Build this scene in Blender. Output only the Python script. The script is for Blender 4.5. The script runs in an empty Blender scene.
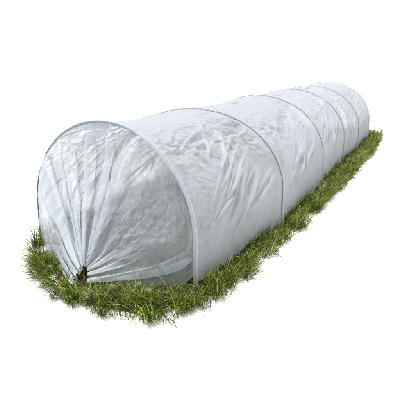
import bpy, math
import numpy as np

rng = np.random.default_rng(7)
SC = bpy.context.scene
COL = SC.collection
PI = math.pi

# ------------------------------------------------------------------ helpers
def mesh_obj(name, V, F, mat=None, parent=None, smooth=True):
    """V (n,3) array, F: (m,4) or (m,3) int array"""
    V = np.asarray(V, np.float32); F = np.asarray(F, np.int32)
    me = bpy.data.meshes.new(name)
    k = F.shape[1]
    me.vertices.add(len(V)); me.vertices.foreach_set('co', V.ravel())
    me.loops.add(F.size); me.loops.foreach_set('vertex_index', F.ravel())
    me.polygons.add(len(F))
    me.polygons.foreach_set('loop_start', np.arange(0, F.size, k, dtype=np.int32))
    me.polygons.foreach_set('loop_total', np.full(len(F), k, np.int32))
    me.update(calc_edges=True)
    if smooth:
        me.polygons.foreach_set('use_smooth', np.ones(len(F), bool))
    o = bpy.data.objects.new(name, me)
    COL.objects.link(o)
    if mat: me.materials.append(mat)
    if parent: o.parent = parent
    return o

def attr(o, name, data, kind='FLOAT'):
    a = o.data.attributes.new(name, kind, 'POINT')
    a.data.foreach_set('value' if kind == 'FLOAT' else 'color', np.asarray(data, np.float32).ravel())

def grid_faces(nu, nv):
    i = np.arange(nu - 1)[:, None]; j = np.arange(nv - 1)[None, :]
    a = i * nv + j
    return np.stack([a, a + nv, a + nv + 1, a + 1], -1).reshape(-1, 4)

def tube(P, rad, sides=8, cap=True):
    P = np.asarray(P, float); n = len(P)
    rad = np.broadcast_to(np.asarray(rad, float), (n,))
    T = np.gradient(P, axis=0); T /= np.linalg.norm(T, axis=1)[:, None]
    ref = np.array([0.13, 0.97, 0.21])
    A = np.cross(T, ref); A /= np.linalg.norm(A, axis=1)[:, None]
    B = np.cross(T, A)
    th = np.linspace(0, 2 * PI, sides, endpoint=False)
    V = (P[:, None] + rad[:, None, None] * (np.cos(th)[None, :, None] * A[:, None] + np.sin(th)[None, :, None] * B[:, None])).reshape(-1, 3)
    F = []
    for i in range(n - 1):
        for j in range(sides):
            F.append((i * sides + j, i * sides + (j + 1) % sides, (i + 1) * sides + (j + 1) % sides, (i + 1) * sides + j))
    if cap:
        for e, rev in ((0, 1), (n - 1, 0)):
            c = len(V); V = np.vstack([V, P[e]])
            for j in range(sides):
                a, b = e * sides + j, e * sides + (j + 1) % sides
                F.append((c, b, a, a) if rev else (c, a, b, b))
        # triangles written as quads are not allowed: turn them into real quads by pairs
        F2 = [f for f in F if len(set(f)) == 4]
        tri = [f[:3] for f in F if len(set(f)) == 3]
        for k in range(0, len(tri), 2):
            t1, t2 = tri[k], tri[k + 1]
            F2.append((t1[0], t1[1], t1[2], t2[1] if t1[1] == t2[2] else t2[2]))
        F = F2
    return V, np.array(F)

# --- noise (numpy perlin)
class Perlin:
    def __init__(s, seed):
        r = np.random.default_rng(seed)
        s.p = np.tile(r.permutation(512), 3)
        a = r.uniform(0, 2 * PI, 512); s.g = np.stack([np.cos(a), np.sin(a)], -1)
    def __call__(s, x, y):
        xi = np.floor(x).astype(int); yi = np.floor(y).astype(int)
        xf = x - xi; yf = y - yi
        w = lambda t: t * t * t * (t * (t * 6 - 15) + 10)
        u, v = w(xf), w(yf)
        def gr(dx, dy):
            h = s.p[s.p[(xi + dx) & 511] + ((yi + dy) & 511)] & 511
            g = s.g[h]
            return g[..., 0] * (xf - dx) + g[..., 1] * (yf - dy)
        a = gr(0, 0) * (1 - u) + gr(1, 0) * u
        b = gr(0, 1) * (1 - u) + gr(1, 1) * u
        return (a * (1 - v) + b * v) * 1.5

class Facets:
    """crumpled-paper heights: random heights on a warped triangular lattice, flat between"""
    def __init__(s, seed):
        r = np.random.default_rng(seed)
        s.h = r.uniform(-1, 1, (256, 256)); s.w = Perlin(seed + 500)
    def __call__(s, x, y):
        X = x + .55 * s.w(x * .7, y * .7); Y = y + .55 * s.w(x * .7 + 31, y * .7 + 17)
        k = (X + Y) * 0.3660254; u = X + k; v = Y + k
        i = np.floor(u).astype(int); j = np.floor(v).astype(int); a = u - i; b = v - j
        g = lambda p, q: s.h[p & 255, q & 255]
        lo = a >= b
        h00, h11 = g(i, j), g(i + 1, j + 1); hm = np.where(lo, g(i + 1, j), g(i, j + 1))
        return np.where(lo, h00 * (1 - a) + hm * (a - b) + h11 * b, h00 * (1 - b) + hm * (b - a) + h11 * a)

def sstep(a, b, x):
    t = np.clip((x - a) / (b - a), 0, 1)
    return t * t * (3 - 2 * t)

def normals_of(G):
    du = np.gradient(G, axis=0); dv = np.gradient(G, axis=1)
    n = np.cross(du, dv)
    return n / (np.linalg.norm(n, axis=-1, keepdims=True) + 1e-12)

def empty(name, loc, label, cat, group=None):
    o = bpy.data.objects.new(name, None); COL.objects.link(o)
    o.location = loc; o['label'] = label; o['category'] = cat
    if group: o['group'] = group
    return o

# ------------------------------------------------------------------ materials
def new_mat(name):
    m = bpy.data.materials.new(name); m.use_nodes = True
    nt = m.node_tree; nt.nodes.clear()
    out = nt.nodes.new('ShaderNodeOutputMaterial')
    return m, nt, out

def N(nt, kind, **kw):
    n = nt.nodes.new(kind)
    for k, v in kw.items():
        if k.startswith('i_'):
            n.inputs[k[2:].replace('_', ' ')].default_value = v
        else:
            setattr(n, k, v)
    return n

def math_node(nt, op, a, b=None, clamp=False):
    n = nt.nodes.new('ShaderNodeMath'); n.operation = op; n.use_clamp = clamp
    for i, v in enumerate((a, b)):
        if v is None: continue
        if isinstance(v, (int, float)): n.inputs[i].default_value = v
        else: nt.links.new(v, n.inputs[i])
    return n.outputs[0]

def fleece(name, tau, albedo, trans_share, bump=0.35, gloss=0.04, patch=0.5):
    """thin spun fleece: light passes through the gaps between fibres (the more
    the straighter one looks through it), the fibres scatter it both ways"""
    m, nt, out = new_mat(name)
    L = nt.links.new
    tc = N(nt, 'ShaderNodeTexCoord')
    # cloudy fibre density
    n1 = N(nt, 'ShaderNodeTexNoise', i_Scale=70.0, i_Detail=5.0, i_Roughness=0.65)
    n2 = N(nt, 'ShaderNodeTexNoise', i_Scale=420.0, i_Detail=2.0)
    n3 = N(nt, 'ShaderNodeTexNoise', i_Scale=9.0, i_Detail=3.0)
    for n in (n1, n2, n3): L(tc.outputs['Object'], n.inputs['Vector'])
    geo = N(nt, 'ShaderNodeNewGeometry')
    dot = N(nt, 'ShaderNodeVectorMath', operation='DOT_PRODUCT')
    L(geo.outputs['Normal'], dot.inputs[0]); L(geo.outputs['Incoming'], dot.inputs[1])
    c = math_node(nt, 'MAXIMUM', math_node(nt, 'ABSOLUTE', dot.outputs['Value']), 0.16)
    # local thickness 0.6 .. 1.5
    th = math_node(nt, 'ADD', math_node(nt, 'MULTIPLY', n1.outputs['Fac'], 1.05), math_node(nt, 'MULTIPLY', n2.outputs['Fac'], 0.5))
    th = math_node(nt, 'ADD', th, math_node(nt, 'MULTIPLY', n3.outputs['Fac'], patch))
    th = math_node(nt, 'MAXIMUM', math_node(nt, 'SUBTRACT', th, .02 + (patch - .5) * .5), 0.25)
    a = N(nt, 'ShaderNodeAttribute', attribute_name='layers')
    th = math_node(nt, 'MULTIPLY', th, math_node(nt, 'ADD', a.outputs['Fac'], 1.0))
    opt = math_node(nt, 'DIVIDE', th, c)
    see = math_node(nt, 'POWER', tau, opt)
    dif = N(nt, 'ShaderNodeBsdfDiffuse', i_Color=(*albedo, 1), i_Roughness=0.3)
    trl = N(nt, 'ShaderNodeBsdfTranslucent', i_Color=(*albedo, 1))
    gl = N(nt, 'ShaderNodeBsdfGlossy', i_Color=(1, 1, 1, 1), i_Roughness=0.5)
    tp = N(nt, 'ShaderNodeBsdfTransparent')
    bmp = N(nt, 'ShaderNodeBump', i_Strength=bump, i_Distance=0.0012)
    n4 = N(nt, 'ShaderNodeTexNoise', i_Scale=160.0, i_Detail=4.0, i_Roughness=0.6)
    L(tc.outputs['Object'], n4.inputs['Vector'])
    L(n4.outputs['Fac'], bmp.inputs['Height'])
    for b in (dif, trl, gl): L(bmp.outputs['Normal'], b.inputs['Normal'])
    m1 = N(nt, 'ShaderNodeMixShader'); m1.inputs[0].default_value = trans_share
    L(dif.outputs[0], m1.inputs[1]); L(trl.outputs[0], m1.inputs[2])
    m2 = N(nt, 'ShaderNodeMixShader'); m2.inputs[0].default_value = gloss
    L(m1.outputs[0], m2.inputs[1]); L(gl.outputs[0], m2.inputs[2])
    m3 = N(nt, 'ShaderNodeMixShader')
    L(see, m3.inputs[0]); L(m2.outputs[0], m3.inputs[1]); L(tp.outputs[0], m3.inputs[2])
    L(m3.outputs[0], out.inputs['Surface'])
    return m

M_COVER = fleece('fleece_cover', 0.43, (0.330, 0.355, 0.383), 0.10, gloss=.03, patch=1.6)
M_PANEL = fleece('fleece_panel', 0.63, (0.51, 0.552, 0.602), 0.20, bump=0.2)
M_SLEEVE = fleece('fleece_sleeve', 0.40, (0.42, 0.453, 0.492), 0.2, bump=0.2)

def rod_mat(ca, cb):
    m, nt, out = new_mat('hoop_steel')
    b = N(nt, 'ShaderNodeBsdfPrincipled')
    b.inputs['Roughness'].default_value = 0.45; b.inputs['Metallic'].default_value = 0.3
    a = N(nt, 'ShaderNodeAttribute', attribute_name='along')
    s = math_node(nt, 'FRACT', math_node(nt, 'MULTIPLY', a.outputs['Fac'], 230.0))
    k = math_node(nt, 'GREATER_THAN', s, 0.62)
    r = N(nt, 'ShaderNodeMixRGB'); r.inputs[1].default_value = ca; r.inputs[2].default_value = cb
    nt.links.new(k, r.inputs[0]); nt.links.new(r.outputs[0], b.inputs['Base Color'])
    nt.links.new(b.outputs[0], out.inputs['Surface'])
    return m
M_ROD = rod_mat((0.11, 0.14, 0.17, 1), (0.17, 0.20, 0.23, 1)); M_ROD_PALE = rod_mat((0.33, 0.36, 0.39, 1), (0.52, 0.55, 0.58, 1))

def grass_mat():
    m, nt, out = new_mat('grass_blades')
    L = nt.links.new
    a = N(nt, 'ShaderNodeAttribute', attribute_name='tint')
    dif = N(nt, 'ShaderNodeBsdfDiffuse'); trl = N(nt, 'ShaderNodeBsdfTranslucent'); gl = N(nt, 'ShaderNodeBsdfGlossy', i_Roughness=0.45)
    gl.inputs['Color'].default_value = (0.9, 0.95, 0.9, 1)
    L(a.outputs['Color'], dif.inputs['Color']); L(a.outputs['Color'], trl.inputs['Color'])
    m1 = N(nt, 'ShaderNodeMixShader'); m1.inputs[0].default_value = 0.3
    L(dif.outputs[0], m1.inputs[1]); L(trl.outputs[0], m1.inputs[2])
    m2 = N(nt, 'ShaderNodeMixShader'); m2.inputs[0].default_value = 0.025
    L(m1.outputs[0], m2.inputs[1]); L(gl.outputs[0], m2.inputs[2])
    L(m2.outputs[0], out.inputs['Surface'])
    return m

def rough_mat(name, c1, c2, scale, bump=0.6, dist=0.01):
    m, nt, out = new_mat(name)
    L = nt.links.new
    tc = N(nt, 'ShaderNodeTexCoord')
    n = N(nt, 'ShaderNodeTexNoise', i_Scale=scale, i_Detail=8.0, i_Roughness=0.65)
    L(tc.outputs['Object'], n.inputs['Vector'])
    r = N(nt, 'ShaderNodeValToRGB')
    r.color_ramp.elements[0].position = 0.35; r.color_ramp.elements[0].color = (*c1, 1)
    r.color_ramp.elements[1].position = 0.68; r.color_ramp.elements[1].color = (*c2, 1)
    L(n.outputs['Fac'], r.inputs[0])
    b = N(nt, 'ShaderNodeBsdfPrincipled'); b.inputs['Roughness'].default_value = 0.95
    b.inputs['Specular IOR Level'].default_value = 0.15
    L(r.outputs[0], b.inputs['Base Color'])
    bm = N(nt, 'ShaderNodeBump', i_Strength=bump, i_Distance=dist)
    L(n.outputs['Fac'], bm.inputs['Height']); L(bm.outputs[0], b.inputs['Normal'])
    L(b.outputs[0], out.inputs['Surface'])
    return m
M_SOIL = rough_mat('dark_soil', (0.012, 0.010, 0.006), (0.045, 0.036, 0.022), 60)
M_CLOD = rough_mat('pale_clod', (0.09, 0.095, 0.06), (0.22, 0.23, 0.165), 45)
M_GROUND = rough_mat('white_sheet', (0.88, 0.88, 0.88), (0.90, 0.90, 0.90), 3, bump=0.0)

# ------------------------------------------------------------------ hoops: real sizes in metres
W, H, LEG, S = 0.6334, 0.4024, 0.1278, 0.6
OFF = [(-.0334, -.0047, -.2368), (.0216, -.1259, .199), (.0081, .0667, .0012),
       (-.0014, .0773, .0985), (.0111, -.0377, .0421), (-.0062, .0243, .0098)]
NV = 480
def hoop_profile(n=NV, extra=0.0):
    t = np.linspace(0, PI, 400)
    x = -np.cos(t) * W / 2; z = LEG + (H - LEG) * np.sin(t)
    px = np.concatenate([np.full(60, -W / 2), x[1:-1], np.full(60, W / 2)])
    pz = np.concatenate([np.linspace(-extra, LEG, 60), z[1:-1], np.linspace(LEG, -extra, 60)])
    d = np.concatenate([[0], np.cumsum(np.hypot(np.diff(px), np.diff(pz)))])
    s = np.linspace(0, d[-1], n)
    return np.interp(s, d, px), np.interp(s, d, pz), d[-1]
PX, PZ, ARC = hoop_profile()

def place(k, px, pz, dy=0.0):
    ox, oy, a = OFF[k]
    return np.stack([px * math.cos(a) + ox - dy * math.sin(a),
                     px * math.sin(a) + k * S + oy + dy * math.cos(a), pz], -1)
HOOPS = [place(k, PX, PZ) for k in range(6)]
hoop_s = np.linspace(0, 1, NV)
def hoop_at(k, s):
    return np.stack([np.interp(s, hoop_s, HOOPS[k][:, i]) for i in range(3)], -1)

tunnel = empty('grow_tunnel', (0, 0, 0), 'long white translucent fleece tunnel on six hoops over grass, its end gathered to the ground', 'garden tunnel')

# ------------------------------------------------------------------ cover along the five bays
NU = 190                                       # rows per bay
def ridged(pn, x, y):
    return 1 - np.abs(pn(x, y)) * 2.2
def fold_line(U, V, u0, v0, u1, v1, wid, hgt, sharp=1.6):
    """a pinched fold in the sheet between two points; U in metres along, V metres across"""
    dx, dy = u1 - u0, v1 - v0; L = math.hypot(dx, dy)
    ax = ((U - u0) * dx + (V - v0) * dy) / L; ay = (-(U - u0) * dy + (V - v0) * dx) / L
    ay = ay + 0.0025 * np.sin(ax * 23 + u0 * 40)
    env = sstep(0, .25 * L, ax) * (1 - sstep(.6 * L, L, ax))
    w = wid * (0.5 + 0.9 * np.clip(ax / L, 0, 1))
    prof = np.exp(-np.abs(ay / w) ** sharp)
    return hgt * env * prof

u_all = np.concatenate([k + np.linspace(0, 1, NU, endpoint=False) for k in range(5)] + [[5.0]])
s_all = np.linspace(0, 1, NV)
G = np.zeros((len(u_all), NV, 3))
for i, u in enumerate(u_all):
    k = min(int(u), 4); f = u - k
    G[i] = HOOPS[k] * (1 - f) + HOOPS[k + 1] * f
# outward normal of the smooth base
nb = normals_of(G)
if nb[NU // 2, NV // 2, 2] < 0: nb = -nb
UU = np.repeat((u_all * S)[:, None], NV, 1)
VV = np.repeat((s_all * ARC)[None, :], len(u_all), 0)      # metres from the left hem
fu = u_all - np.minimum(np.floor(u_all), 4)
fuU = np.repeat(fu[:, None], NV, 1); kk = np.minimum(np.floor(u_all), 4).astype(int)
sag_amp = np.array([.012, .016, .014, .012, .010])[kk][:, None]
hem = np.minimum(VV, ARC - VV)                              # metres from nearest hem
sag_shape = 0.40 + 0.60 * np.sin(PI * VV / ARC) ** 1.5
sag = (1 - (2 * fuU - 1) ** 2) ** 0.95 * sag_shape * sstep(0, .10, hem)
disp = -sag_amp * sag
# crumples
p1, p2, p3, p4, p5 = (Perlin(i) for i in (11, 23, 35, 47, 59))
hoopfade = sstep(0.0, 0.10, fuU) * (1 - sstep(0.90, 1.0, fuU))
side = np.where(VV > ARC / 2, 1.0, -1.0)
wx = 0.05 * p5(UU * 5, VV * 5); wy = 0.05 * p5(UU * 5 + 40, VV * 5 + 9)
def rot(a, x, y):
    c, s_ = math.cos(a), math.sin(a)
    return x * c + y * s_, -x * s_ + y * c
Vm = ARC / 2 - np.abs(VV - ARC / 2)                         # mirror, so both flanks rise towards the rear
a1 = rot(0.55, UU + wx, Vm + wy); a2 = rot(0.15, UU + wx, Vm + wy); a3 = rot(-0.5, UU, Vm)
lr = side * 13.7
c1 = ridged(p1, a1[0] * 4 + lr, a1[1] * 13) ** 3
c2 = ridged(p2, a2[0] * 9 + lr, a2[1] * 24) ** 3
c3 = ridged(p3, a3[0] * 16 + lr, a3[1] * 30) ** 2
c4 = p4(a2[0] * 40 + lr, a2[1] * 62)
zone = sstep(-.25, .45, p4(UU * 2.6 + lr, Vm * 4.5))        # patches of stronger crumpling
shoulder = np.exp(-((Vm - .355 - .05 * fuU) / .095) ** 2)
top = sstep(.40, .55, Vm)
cru = (0.0055 * c1 * (0.55 + 0.8 * zone) + 0.0042 * c2 * (0.25 + 0.9 * shoulder + .5 * zone) + 0.0018 * c3 * (0.3 + .9 * shoulder) + 0.0009 * c4 * (0.4 + shoulder))
cru *= (1 - 0.45 * top)
cru += 0.008 * p1(UU * 3.1 + 7 + lr, Vm * 4.3)
f1, f2, f3, f4 = (Facets(i) for i in (301, 302, 303, 304))
b1 = rot(0.45, UU, Vm); b2 = rot(0.2, UU, Vm); b3 = rot(-.7, UU, Vm); b4 = rot(.9, UU, Vm)
bay = np.array([1.25, 1.15, 1.1, 1.1, 1.0])[kk][:, None]
cr2 = (0.0052 * f1(b1[0] * 5 + lr, b1[1] * 15) * (.3 + .6 * shoulder + .4 * zone)
       + 0.0038 * f2(b2[0] * 11 + lr, b2[1] * 32) * (.08 + 1.0 * shoulder + .25 * zone)
       + 0.0026 * f3(b3[0] * 24 + lr, b3[1] * 48) * (.05 + 1.0 * shoulder + .12 * zone)
       + 0.0014 * f4(b4[0] * 62 + lr, b4[1] * 80) * (.15 + .9 * shoulder)) * (1 - .45 * top) * bay * (.25 + .75 * sstep(.20, .33, Vm + .03 * p5(UU * 7 + 3, Vm * 6)))
big = np.array([0, 1., 1., 1., .8])[kk][:, None]
cr2 = cr2 + big * .020 * f4(b1[0] * 4.2 + 9 + lr, b1[1] * 8) * sstep(.04, .2, Vm)
lay_c = ridged(p2, a1[0] * 14 + lr, a1[1] * 40) ** 9 * (.15 + shoulder) * sstep(-.3, .5, p3(UU * 6, Vm * 9)) + .8 * ridged(p1, a2[0] * 7 + lr, a2[1] * 22) ** 14 * (.3 + .7 * shoulder)
lay_c = lay_c * hoopfade * (1 - .6 * top)
sharp = lambda n, q: np.clip(1 - np.abs(n) * q, 0, 1)
g1 = rot(.12, UU + .6 * wx, Vm + .5 * wy); g2 = rot(.75, UU + .6 * wx, Vm + .5 * wy); g3 = rot(-.35, UU + .5 * wx, Vm + .5 * wy)
sh2 = .12 + shoulder
crease = (.0085 * sharp(p1(g1[0] * 4 + lr, g1[1] * 19 + 4), 3.2) * sstep(-.35, .3, p3(UU * 5 + lr, Vm * 9))
          + .0075 * sharp(p2(g2[0] * 5 + lr, g2[1] * 20 + 4), 3.4) * sstep(-.2, .4, p4(UU * 5 + lr + 5, Vm * 8))
          + .0030 * sharp(p3(g3[0] * 9 + lr, g3[1] * 36), 3.0) * sstep(-.3, .4, p1(UU * 7 + lr, Vm * 12))
          + .0012 * sharp(p4(g1[0] * 14 + lr, g1[1] * 62), 2.6)) * sh2 * (1 - .35 * top)
far_bay = np.array([1., .62, .6, .6, .6])[kk][:, None]
cr2 = far_bay * (cr2 + crease) + .0012 * lay_c
disp += (.22 * cru * (.4 + .6 * sstep(.15, .35, Vm)) + cr2) * hoopfade * sstep(0, .05, hem)
# pinched folds: right flank (v measured from right hem), rising to the rear, and a few on the left flank
folds = []
fr = np.random.default_rng(4)
for k in range(5):
    for j in range(14):
        u0 = k * S + fr.uniform(.02, .34); v0 = fr.uniform(.02, .27)
        ln = fr.uniform(.14, .34); an = math.radians(fr.uniform(16, 36))
        ln = min(ln, ((k + 1) * S - .02 - u0) / math.cos(an))
        folds.append((u0, v0, u0 + ln * math.cos(an), v0 + ln * math.sin(an), fr.uniform(.0038, .0065), fr.uniform(.004, .008)))
for k in range(5):
    for j in range(3):
        u0 = k * S + fr.uniform(.02, .26); v0 = fr.uniform(.05, .30)
        an = math.radians(fr.uniform(34, 52)); ln = min(fr.uniform(.26, .42), ((k + 1) * S - .015 - u0) / math.cos(an))
        folds.append((u0, v0, u0 + ln * math.cos(an), v0 + ln * math.sin(an), fr.uniform(.006, .010), fr.uniform(.008, .012)))
for k in range(5):                                # broad pulls towards the shoulder of the next hoop
    for j in range(3 if k else 1):
        u0 = (k + (.30, .05, .62)[j]) * S + fr.uniform(-.03, .03); v0 = fr.uniform(.10, .20)
        an = math.radians(fr.uniform(38, 58)); ln = min(fr.uniform(.26, .38), ((k + 1) * S - .02 - u0) / math.cos(an))
        folds.append((u0, v0, u0 + ln * math.cos(an), v0 + ln * math.sin(an), fr.uniform(.011, .018), fr.uniform(.009, .014)))
lay_f = np.zeros_like(disp)
for (u0, v0, u1, v1, w_, h_) in folds:
    for sg in (0, 1):
        Vx = (ARC - VV) if sg == 0 else VV + (0.02 * math.sin(u0 * 50))
        fl = fold_line(UU, Vx, u0, v0, u1, v1, w_, h_)
        disp += fl; lay_f = np.maximum(lay_f, fl / (.009 if w_ < .0105 else .03))
# small puckers where the sheet is sewn to the hoops
dh = np.minimum(fuU, 1 - fuU) * S
puck = np.exp(-(dh / .035) ** 2) * (1 - np.exp(-(dh / .006) ** 2))
disp += 0.0022 * puck * p3(UU * 8, VV * 55) * sstep(.0, .08, hem)
C = G + nb * disp[..., None]
# hem: slightly uneven, lies on the grass roots
hw = np.exp(-hem / .03)
C[..., 2] += hw * (0.012 + 0.010 * p2(UU * 9 + lr, UU * 0 + 3.3))
out_dir = np.sign(VV - ARC / 2)
C[..., 0] += hw * out_dir * 0.012 * p3(UU * 7 + lr, UU * 0 + 1.7)
cover = mesh_obj('cover', C.reshape(-1, 3), grid_faces(len(u_all), NV), M_COVER, tunnel)
lay = 0.9 * np.exp(-(hem / .012) ** 2) + 2.4 * lay_f + 1.0 * np.clip(lay_c, 0, 1.5)                     # doubled hem
attr(cover, 'layers', lay)

# ------------------------------------------------------------------ gathered end panels
def end_panel(name, k, A, T, B, seed, ns=1100, nt=190, npl=13, smin=0.0, smax=.966):
    """the sheet beyond hoop k, drawn together into a small arch A-T-B on the ground"""
    r = np.random.default_rng(seed)
    s = np.linspace(0, 1, ns); t = np.linspace(0, 1, nt) ** 1.0
    base = hoop_at(k, smin + s * (smax - smin))
    # arch the sheet is gathered onto
    q = np.clip(s + 0.05 * np.sin(2 * PI * s), 0, 1)
    th = PI * q
    mid = (A + B) / 2
    arch = np.stack([mid[0] + (A[0] - mid[0]) * np.cos(th), mid[1] + (A[1] - mid[1]) * np.cos(th), 0 * th], -1)
    arch += np.sin(th)[:, None] ** 0.8 * (np.array(T) - mid)[None]
    S_, T_ = np.meshgrid(s, t, indexing='ij')
    side = np.abs(S_ - .5) * 2
    ex = 1.30 + 0.50 * side
    ez = 1.0 - 0.18 * side
    wxy = T_ ** ex; wz = T_ ** ez
    P = np.empty((ns, nt, 3))
    for c, w in ((0, wxy), (1, wxy), (2, wz)):
        P[..., c] = base[:, None, c] * (1 - w) + arch[:, None, c] * w
    P[..., 2] = np.maximum(P[..., 2], 0.004)
    # pleats of uneven width, pressed flat: each fold lies as three layers
    wd = r.uniform(.35, 1.9, npl); ed = np.concatenate([[0], np.cumsum(wd)]); ed /= ed[-1]
    ph = np.interp(s, ed, np.arange(npl + 1))
    kn = np.arange(npl * 2 + 2) * .5 - .25                   # two folds to a pleat
    per = lambda lo, hi: np.interp(ph, kn, r.uniform(lo, hi, len(kn)))[:, None]
    start = per(-.18, .16) * (r.uniform(0, 1) * 0 + 1)
    kap = per(.6, 4.6)
    PH = ph[:, None] + .07 * np.sin(4 * T_ + 9 * S_) * sstep(0, .3, T_)
    on = sstep(0, 1, np.clip((T_ - start) / .34, 0, 1))
    taut = np.exp(-((S_ - .785) / .135) ** 4) * (1 - sstep(.66, 1.0, T_))   # stretched smooth by the right leg
    strip = (1 - sstep(.15, .22, S_)) * (1 - sstep(.55, .95, T_))              # hangs smooth behind the left leg
    on = on * (1 - .88 * taut) * (1 - .9 * strip) * (1 + .8 * np.exp(-((S_ - .25) / .03) ** 2))
    nrm = normals_of(P)
    mid3 = np.array([mid[0], mid[1], 0])
    fwd = mid3 - HOOPS[k][[0, -1]].mean(0)
    if (nrm.mean(axis=(0, 1)) @ fwd) < 0: nrm = -nrm
    dph = np.gradient(ph)[:, None, None]
    per_ph = np.gradient(P, axis=0) / np.maximum(dph, 1e-6)   # metres of cloth per pleat, as a vector
    lam = np.linalg.norm(per_ph, axis=-1)
    z1 = np.sin(2 * PI * PH); z1 = np.sign(z1) * np.abs(z1) ** .75
    Aamp = np.minimum(.15 * lam, .0085) * on * per(.5, 1.2) + .0045 * on * sstep(.6, 1, T_)
    lat = -(kap * on) * np.sin(4 * PI * PH) / (4 * PI) + .10 * on * z1 * per(-1, 1)
    pn = Perlin(seed + 5); pm = Perlin(seed + 9)
    fa = Facets(seed + 20); fb = Facets(seed + 21)
    cr = .0055 * fa(S_ * 17 + 2, T_ * 5 + S_ * 3) + .0022 * fb(S_ * 42, T_ * 14 + 6) + .0008 * pm(S_ * 90, T_ * 40)
    cr *= sstep(0, .08, T_) * (1 - .5 * sstep(.6, 1, T_))
    big = 0.010 * pm(S_ * 5 + 3, T_ * 2.5) * np.sin(PI * T_)
    P = P + nrm * (Aamp * z1 + cr + big)[..., None] + per_ph * lat[..., None]
    P[..., 2] = np.maximum(P[..., 2], 0.002 + 0.004 * np.abs(pn(S_ * 30, T_ * 9)))
    o = mesh_obj(name, P.reshape(-1, 3), grid_faces(ns, nt), M_PANEL, tunnel)
    hemd = np.minimum(S_, 1 - S_) * ARC
    attr(o, 'layers', 0.5 * np.exp(-(hemd / .012) ** 2) + .9 * sstep(.75, 1, T_))
    return o
end_panel('front_panel', 0, np.array([-.010, -.210, 0]), np.array([-.006, -.160, .043]), np.array([.021, -.196, 0]), 3)
end_panel('rear_panel', 5, np.array([.03, 3.24, 0]), np.array([.0, 3.20, .05]), np.array([-.02, 3.23, 0]), 8, ns=420, nt=90, smin=.034, smax=1.0)

# ------------------------------------------------------------------ hoops with the sleeves sewn over them
for k in range(6):
    px, pz, al = hoop_profile(220, extra=0.035)
    # rod lies on the outside of the sheet; sleeve band beside it
    t = np.linspace(0, 1, 220)
    cx, cz = px, pz
    nx = np.gradient(cz); nz = -np.gradient(cx)
    ln = np.hypot(nx, nz); nx, nz = -nx / ln, -nz / ln        # outward
    sg = -1 if k == 0 else 1
    ro = .0022 if k else .0010
    rp = place(k, px + nx * ro, pz + nz * ro, dy=sg * (.0035 if k else .0016))
    V, F = tube(rp, .0015 if k else .0019, 8)
    rod = mesh_obj('hoop', V, F, M_ROD_PALE if k else M_ROD, tunnel)
    a_ = np.repeat(t, 8); a_ = np.concatenate([a_, [0, 1]]); attr(rod, 'along', a_)
    # sleeve: band draped as a flattened half tube
    m = 9; n = 200
    qx, qz, _ = hoop_profile(n, extra=0.0)
    nx = np.gradient(qz); nz = -np.gradient(qx); ln = np.hypot(nx, nz); nx, nz = -nx / ln, -nz / ln
    pr = Perlin(70 + k)
    sv = np.zeros((n, m, 3))
    wdt = 0.0062 + 0.002 * pr(np.linspace(0, 22, n), np.zeros(n) + .3)
    if k == 0: wdt = wdt * (.22 + .78 * sstep(.52, .78, np.linspace(0, 1, n)))
    else: wdt = wdt * (.30 + .60 * sstep(.40, .62, np.linspace(0, 1, n)))
    low = np.exp(-np.minimum(np.linspace(0, 1, n), np.linspace(1, 0, n)) / .12)
    wdt = wdt * (1 + .55 * low)
    cov = sstep(.55, .68, np.linspace(0, 1, n)) if k == 0 else np.full(n, .22)
    for j in range(m):
        e = j / (m - 1)
        hgt = .0012 + (.0036 + .0042 * cov) * math.sin(PI * e) ** .6
        sv[:, j] = place(k, qx + nx * hgt, qz + nz * hgt)
        oy = -sg * (e * (wdt * (1.6 - .75 * cov) + .006 * cov) - .001 - .0085 * cov)
        a = OFF[k][2]
        sv[:, j, 0] += -oy * math.sin(a); sv[:, j, 1] += oy * math.cos(a)
    sl = mesh_obj('sleeve', sv.reshape(-1, 3), grid_faces(n, m), M_SLEEVE, cover)
    attr(sl, 'layers', np.full(n * m, .3))

# ------------------------------------------------------------------ ground, soil, grass
g = mesh_obj('ground', [(-400, -400, 0), (400, -400, 0), (400, 400, 0), (-400, 400, 0)], [(0, 1, 2, 3)], M_GROUND)
g['kind'] = 'structure'
g.location.z = -0.006

OUT = np.array([(-.35, .07), (-.315, -.01), (-.255, -.09), (-.155, -.18), (-.03, -.265), (.06, -.30), (.13, -.312), (.19, -.315), (.24, -.30),
                (.285, -.265), (.325, -.215), (.345, -.17), (.362, -.06), (.383, .078), (.394, .227), (.402, .47), (.415, .84), (.43, 1.22),
                (.435, 1.73), (.437, 2.37), (.42, 2.87), (.38, 3.28), (.2, 3.36), (0, 3.38), (-.2, 3.36), (-.38, 3.28), (-.42, 2.8), (-.42, 2.0), (-.41, 1.2), (-.40, .5), (-.385, .2)])
def inside(P, poly):
    x, y = P[:, 0], P[:, 1]; r = np.zeros(len(P), bool)
    j = len(poly) - 1
    for i in range(len(poly)):
        xi, yi = poly[i]; xj, yj = poly[j]
        with np.errstate(divide='ignore', invalid='ignore'):
            c = ((yi > y) != (yj > y)) & (x < (xj - xi) * (y - yi) / (yj - yi + 1e-12) + xi)
        r ^= c; j = i
    return r
def edge_dist(P, poly):
    d = np.full(len(P), 9.0)
    for i in range(len(poly)):
        a, b = poly[i - 1], poly[i]; ab = b - a
        t = np.clip(((P - a) @ ab) / (ab @ ab), 0, 1)
        d = np.minimum(d, np.linalg.norm(P - a - t[:, None] * ab, axis=1))
    return d
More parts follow.
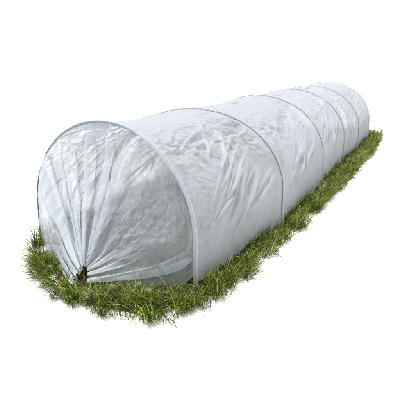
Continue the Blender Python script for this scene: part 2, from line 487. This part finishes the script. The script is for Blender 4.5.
# soil sheet: finely gridded, ragged outline a little inside that of the grass
gx = np.arange(-.46, .48, .0125); gy = np.arange(-.40, 3.45, .0125)
XX, YY = np.meshgrid(gx, gy, indexing='ij')
PP = np.stack([XX.ravel(), YY.ravel()], -1)
ps = Perlin(91)
ed = np.where(inside(PP, OUT), 1, -1) * edge_dist(PP, OUT) + .02 * ps(PP[:, 0] * 18, PP[:, 1] * 18)
keep = ed > .040
zz = -.004 + .010 * sstep(.040, .08, ed) + .007 * ps(PP[:, 0] * 30, PP[:, 1] * 30) * sstep(.03, .08, ed)
F = grid_faces(len(gx), len(gy)); F = F[keep[F].all(1)]
soil = mesh_obj('soil', np.column_stack([PP, zz]), F, M_SOIL)
soil['kind'] = 'structure'

def make_grass():
    pts = []
    n_try = 420000
    P = np.column_stack([rng.uniform(-.46, .48, n_try), rng.uniform(-.42, 3.45, n_try)])
    # over half of the blades spring from tufts
    nt_ = 9000
    TC = np.column_stack([rng.uniform(-.46, .48, nt_), rng.uniform(-.42, 3.45, nt_)])
    ti = rng.integers(0, nt_, n_try); tuft = rng.uniform(0, 1, n_try) < .6
    off = rng.normal(0, .0055, (n_try, 2))
    P = np.where(tuft[:, None], TC[ti] + off, P)
    az0 = np.where(tuft, np.arctan2(off[:, 1], off[:, 0]) + rng.normal(0, .35, n_try), rng.uniform(0, 2 * PI, n_try))
    tl0 = np.where(tuft, .12 + np.hypot(off[:, 0], off[:, 1]) * 60, rng.uniform(.1, .9, n_try))
    ins = inside(P, OUT); dist = edge_dist(P, OUT) * np.where(ins, 1, -1)
    pg = Perlin(101); ph = Perlin(103)
    clump = pg(P[:, 0] * 17, P[:, 1] * 17); fine = ph(P[:, 0] * 45, P[:, 1] * 45)
    under = (np.abs(P[:, 0]) < .30) & (P[:, 1] > -.03) & (P[:, 1] < 3.0)
    far = sstep(.4, 2.2, P[:, 1])
    prob = (1 - .45 * far) * np.where(under, .30, 1.0)
    prob *= sstep(-.004, .03, dist + .020 * clump + .015 * fine)
    prob *= 0.36 + .64 * sstep(-.35, .25, clump + .6 * fine)
    # the bare dark patch in the mouth of the gather, and the foot of the panel
    hole = np.exp(-(((P[:, 0] - 0.0) / .035) ** 2 + ((P[:, 1] + .21) / .035) ** 2))
    hx = np.clip((P[:, 0] - .02) / .26, 0, 1); hy = -.20 + .14 * hx         # along the foot of the panel
    hole = np.maximum(hole, .8 * np.exp(-((P[:, 1] - hy + .015) / .022) ** 2) * (P[:, 0] > 0) * (P[:, 0] < .27))
    hx = np.clip((-P[:, 0] - .02) / .28, 0, 1); hy = -.22 + .25 * hx
    hole = np.maximum(hole, .7 * np.exp(-((P[:, 1] - hy + .01) / .022) ** 2) * (P[:, 0] < 0) * (P[:, 0] > -.30))
    prob *= 1 - .40 * hole
    foot = np.exp(-(((P[:, 0] - .285) / .022) ** 2 + ((P[:, 1] + .125) / .035) ** 2)); hole = np.maximum(hole, foot)
    prob *= 1 - .6 * sstep(.05, .09, dist) * (1 - sstep(-.25, .10, ph(P[:, 0] * 24 + 7, P[:, 1] * 24)))
    ok = rng.uniform(0, 1, n_try) < prob
    P = P[ok]; clump = clump[ok]; fine = fine[ok]; dist = dist[ok]; under = under[ok]; hole = hole[ok]; az0 = az0[ok]; tl0 = tl0[ok]; tq = np.where(tuft, ti, -1)[ok]
    n = len(P)
    Ln = rng.gamma(7, .0050, n) * (1 + .35 * clump)
    Ln *= np.where(rng.uniform(0, 1, n) < .09, 1.5, 1.0)
    Ln = np.clip(Ln * (1 + np.where(rng.uniform(0, 1, n) < .3, .95, .30) * np.exp(-np.maximum(dist, 0) / .03)), .012, .105)
    Ln *= np.where(under, .72, 1.0) * (1 - .5 * hole)
    # the sheet presses blades down at its hem
    wd = rng.uniform(.0005, .0014, n) * (1 + .3 * sstep(.4, 2.2, P[:, 1]))
    az = az0
    # outward lean at the rim of the patch
    tilt = np.clip(tl0 + rng.normal(0, .15, n), .02, 1.15)
    c = np.array([0.02, 0]); outv = np.stack([np.where(P[:, 0] > 0, 1, -1) * np.ones(n), np.where(P[:, 1] < 0, -1.2, 0)], -1)
    rim = 1.25 * (1 - sstep(.0, .06, dist))
    dirx = np.cos(az) + 1.0 * rim * outv[:, 0]; diry = np.sin(az) + 1.0 * rim * outv[:, 1]
    l = np.hypot(dirx, diry) + 1e-6; dirx /= l; diry /= l
    curl = rng.uniform(.2, 1.5, n)
    ns = 4
    V = np.zeros((n, ns * 2 + 1, 3), np.float32)
    pos = np.column_stack([P, np.full(n, -.004)])
    ang = tilt.copy(); step = Ln / ns
    sx, sy = -diry, dirx
    tw = rng.uniform(-.6, .6, n)
    for i in range(ns + 1):
        w = wd * (1 - (i / ns) ** 1.6) * (.75 if i == 0 else 1)
        if i < ns:
            V[:, 2 * i, 0] = pos[:, 0] + sx * w; V[:, 2 * i, 1] = pos[:, 1] + sy * w; V[:, 2 * i, 2] = pos[:, 2] + w * tw
            V[:, 2 * i + 1, 0] = pos[:, 0] - sx * w; V[:, 2 * i + 1, 1] = pos[:, 1] - sy * w; V[:, 2 * i + 1, 2] = pos[:, 2] - w * tw
        else:
            V[:, 2 * i] = pos
        pos = pos + np.column_stack([dirx * np.sin(ang), diry * np.sin(ang), np.cos(ang)]) * step[:, None]
        ang = ang + curl / ns * (1 + i * .35)
    V[..., 2] = np.maximum(V[..., 2], -.005)
    # blades just inside the sheet must not poke through it: pull them back
    k = ns * 2 + 1
    base = (np.arange(n) * k)[:, None]
    tris = []
    for i in range(ns - 1):
        tris += [(2 * i, 2 * i + 1, 2 * i + 3), (2 * i, 2 * i + 3, 2 * i + 2)]
    tris.append((2 * ns - 2, 2 * ns - 1, 2 * ns))
    F = (base[:, None, :] + np.array(tris)[None]).reshape(-1, 3)
    # colours: the blades themselves differ (young, old, dry)
    h = rng.uniform(0, 1, n)
    cols = np.array([(.060, .092, .004), (.098, .140, .006), (.165, .205, .014), (.024, .038, .003), (.27, .26, .06), (.38, .34, .17), (.075, .062, .028)])
    w = np.array([.28, .25, .14, .15, .08, .04, .06]); cw = np.cumsum(w)
    ci = np.searchsorted(cw, np.clip(h + .10 * clump, 0, .999)); ci = np.minimum(ci, 6)
    colr = cols[ci] * rng.uniform(.85, 1.45, (n, 1)) * np.array([1, 1, 1]) * (1 + rng.normal(0, .06, (n, 3)))
    tt_ = np.random.default_rng(5).normal(0, 1, (9001, 2))[tq]
    colr = colr * np.exp(.22 * tt_[:, :1]) * (1 + np.array([.16, .0, -.05]) * tt_[:, 1:])
    colr = np.clip(colr, .004, .8)
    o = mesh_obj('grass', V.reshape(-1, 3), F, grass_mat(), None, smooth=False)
    rgba = np.ones((n, k, 4), np.float32)
    rgba[..., :3] = colr[:, None, :]
    # blade colour runs darker towards the base, paler and yellower towards the tip
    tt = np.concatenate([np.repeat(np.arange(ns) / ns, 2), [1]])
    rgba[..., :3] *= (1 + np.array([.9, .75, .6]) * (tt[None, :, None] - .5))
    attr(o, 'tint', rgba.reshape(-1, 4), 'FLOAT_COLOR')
    o['kind'] = 'stuff'
    return n
print('blades', make_grass())

# ------------------------------------------------------------------ clods of dry earth among the blades
def clod(loc, size, seed, label):
    import bmesh
    bm = bmesh.new(); bmesh.ops.create_icosphere(bm, subdivisions=4, radius=1)
    me = bpy.data.meshes.new('earth_clod'); bm.to_mesh(me); bm.free()
    n = len(me.vertices); co = np.empty(n * 3, np.float32); me.vertices.foreach_get('co', co); co = co.reshape(-1, 3)
    a, b, c = Perlin(seed), Perlin(seed + 1), Perlin(seed + 2)
    d = 1 + .35 * a(co[:, 0] * 1.3 + 5, co[:, 1] * 1.3 + co[:, 2]) + .25 * (1 - 2 * np.abs(b(co[:, 1] * 2.3 + 9, co[:, 2] * 2.3 + co[:, 0]))) + .10 * c(co[:, 0] * 6 + 3, co[:, 2] * 6 + co[:, 1] * 5)
    co = co * d[:, None] * np.array(size)
    me.vertices.foreach_set('co', co.ravel().astype(np.float32)); me.update()
    me.polygons.foreach_set('use_smooth', np.ones(len(me.polygons), bool))
    me.materials.append(M_CLOD)
    o = bpy.data.objects.new('earth_clod', me); COL.objects.link(o); o.location = loc
    o['label'] = label; o['category'] = 'clod'; o['group'] = 'pale clods lying in the front grass'
clod((.104, -.205, .018), (.010, .008, .008), 201, 'small pale grey clod just beside the gathered fleece mouth')
clod((.158, -.160, .018), (.010, .009, .008), 211, 'pale clod close under the fleece hem, beside a flatter clod')
clod((.190, -.176, .015), (.011, .008, .006), 221, 'flat pale clod nearest the bare foot of the front hoop')
clod((.068, -.262, .012), (.013, .010, .007), 231, 'broad grey clod at the outer rim of the grass')

# ------------------------------------------------------------------ light, world, camera
w = bpy.data.worlds.new('World'); SC.world = w; w.use_nodes = True
bg = w.node_tree.nodes['Background']; bg.inputs[0].default_value = (1, 1, 1, 1); bg.inputs[1].default_value = 0.70

def sun(energy, angle, direction, color):
    l = bpy.data.lights.new('sun', 'SUN'); l.energy = energy; l.angle = math.radians(angle); l.color = color
    o = bpy.data.objects.new('sun', l); COL.objects.link(o)
    from mathutils import Vector
    o.rotation_euler = Vector(direction).to_track_quat('-Z', 'Y').to_euler()
sun(2.6, 12, (.16, -.03, -1.0), (1.0, .985, .96))

cam = bpy.data.cameras.new('camera'); co = bpy.data.objects.new('camera', cam); COL.objects.link(co)
co.location = (0.81295, -1.27811, 0.56723)
co.rotation_euler = (PI / 2 - 0.24958, 0, 0.41296)
cam.sensor_width = 36; cam.lens = 549.495 / 400 * 36
cam.clip_start = .02; cam.clip_end = 2000
SC.camera = co

SC.render.engine = 'CYCLES'
SC.cycles.use_denoising = True
SC.cycles.max_bounces = 10; SC.cycles.transparent_max_bounces = 24
SC.cycles.diffuse_bounces = 5; SC.cycles.transmission_bounces = 6
SC.view_settings.view_transform = 'Standard'; SC.view_settings.look = 'None'
SC.view_settings.exposure = 0.88; SC.view_settings.gamma = 1
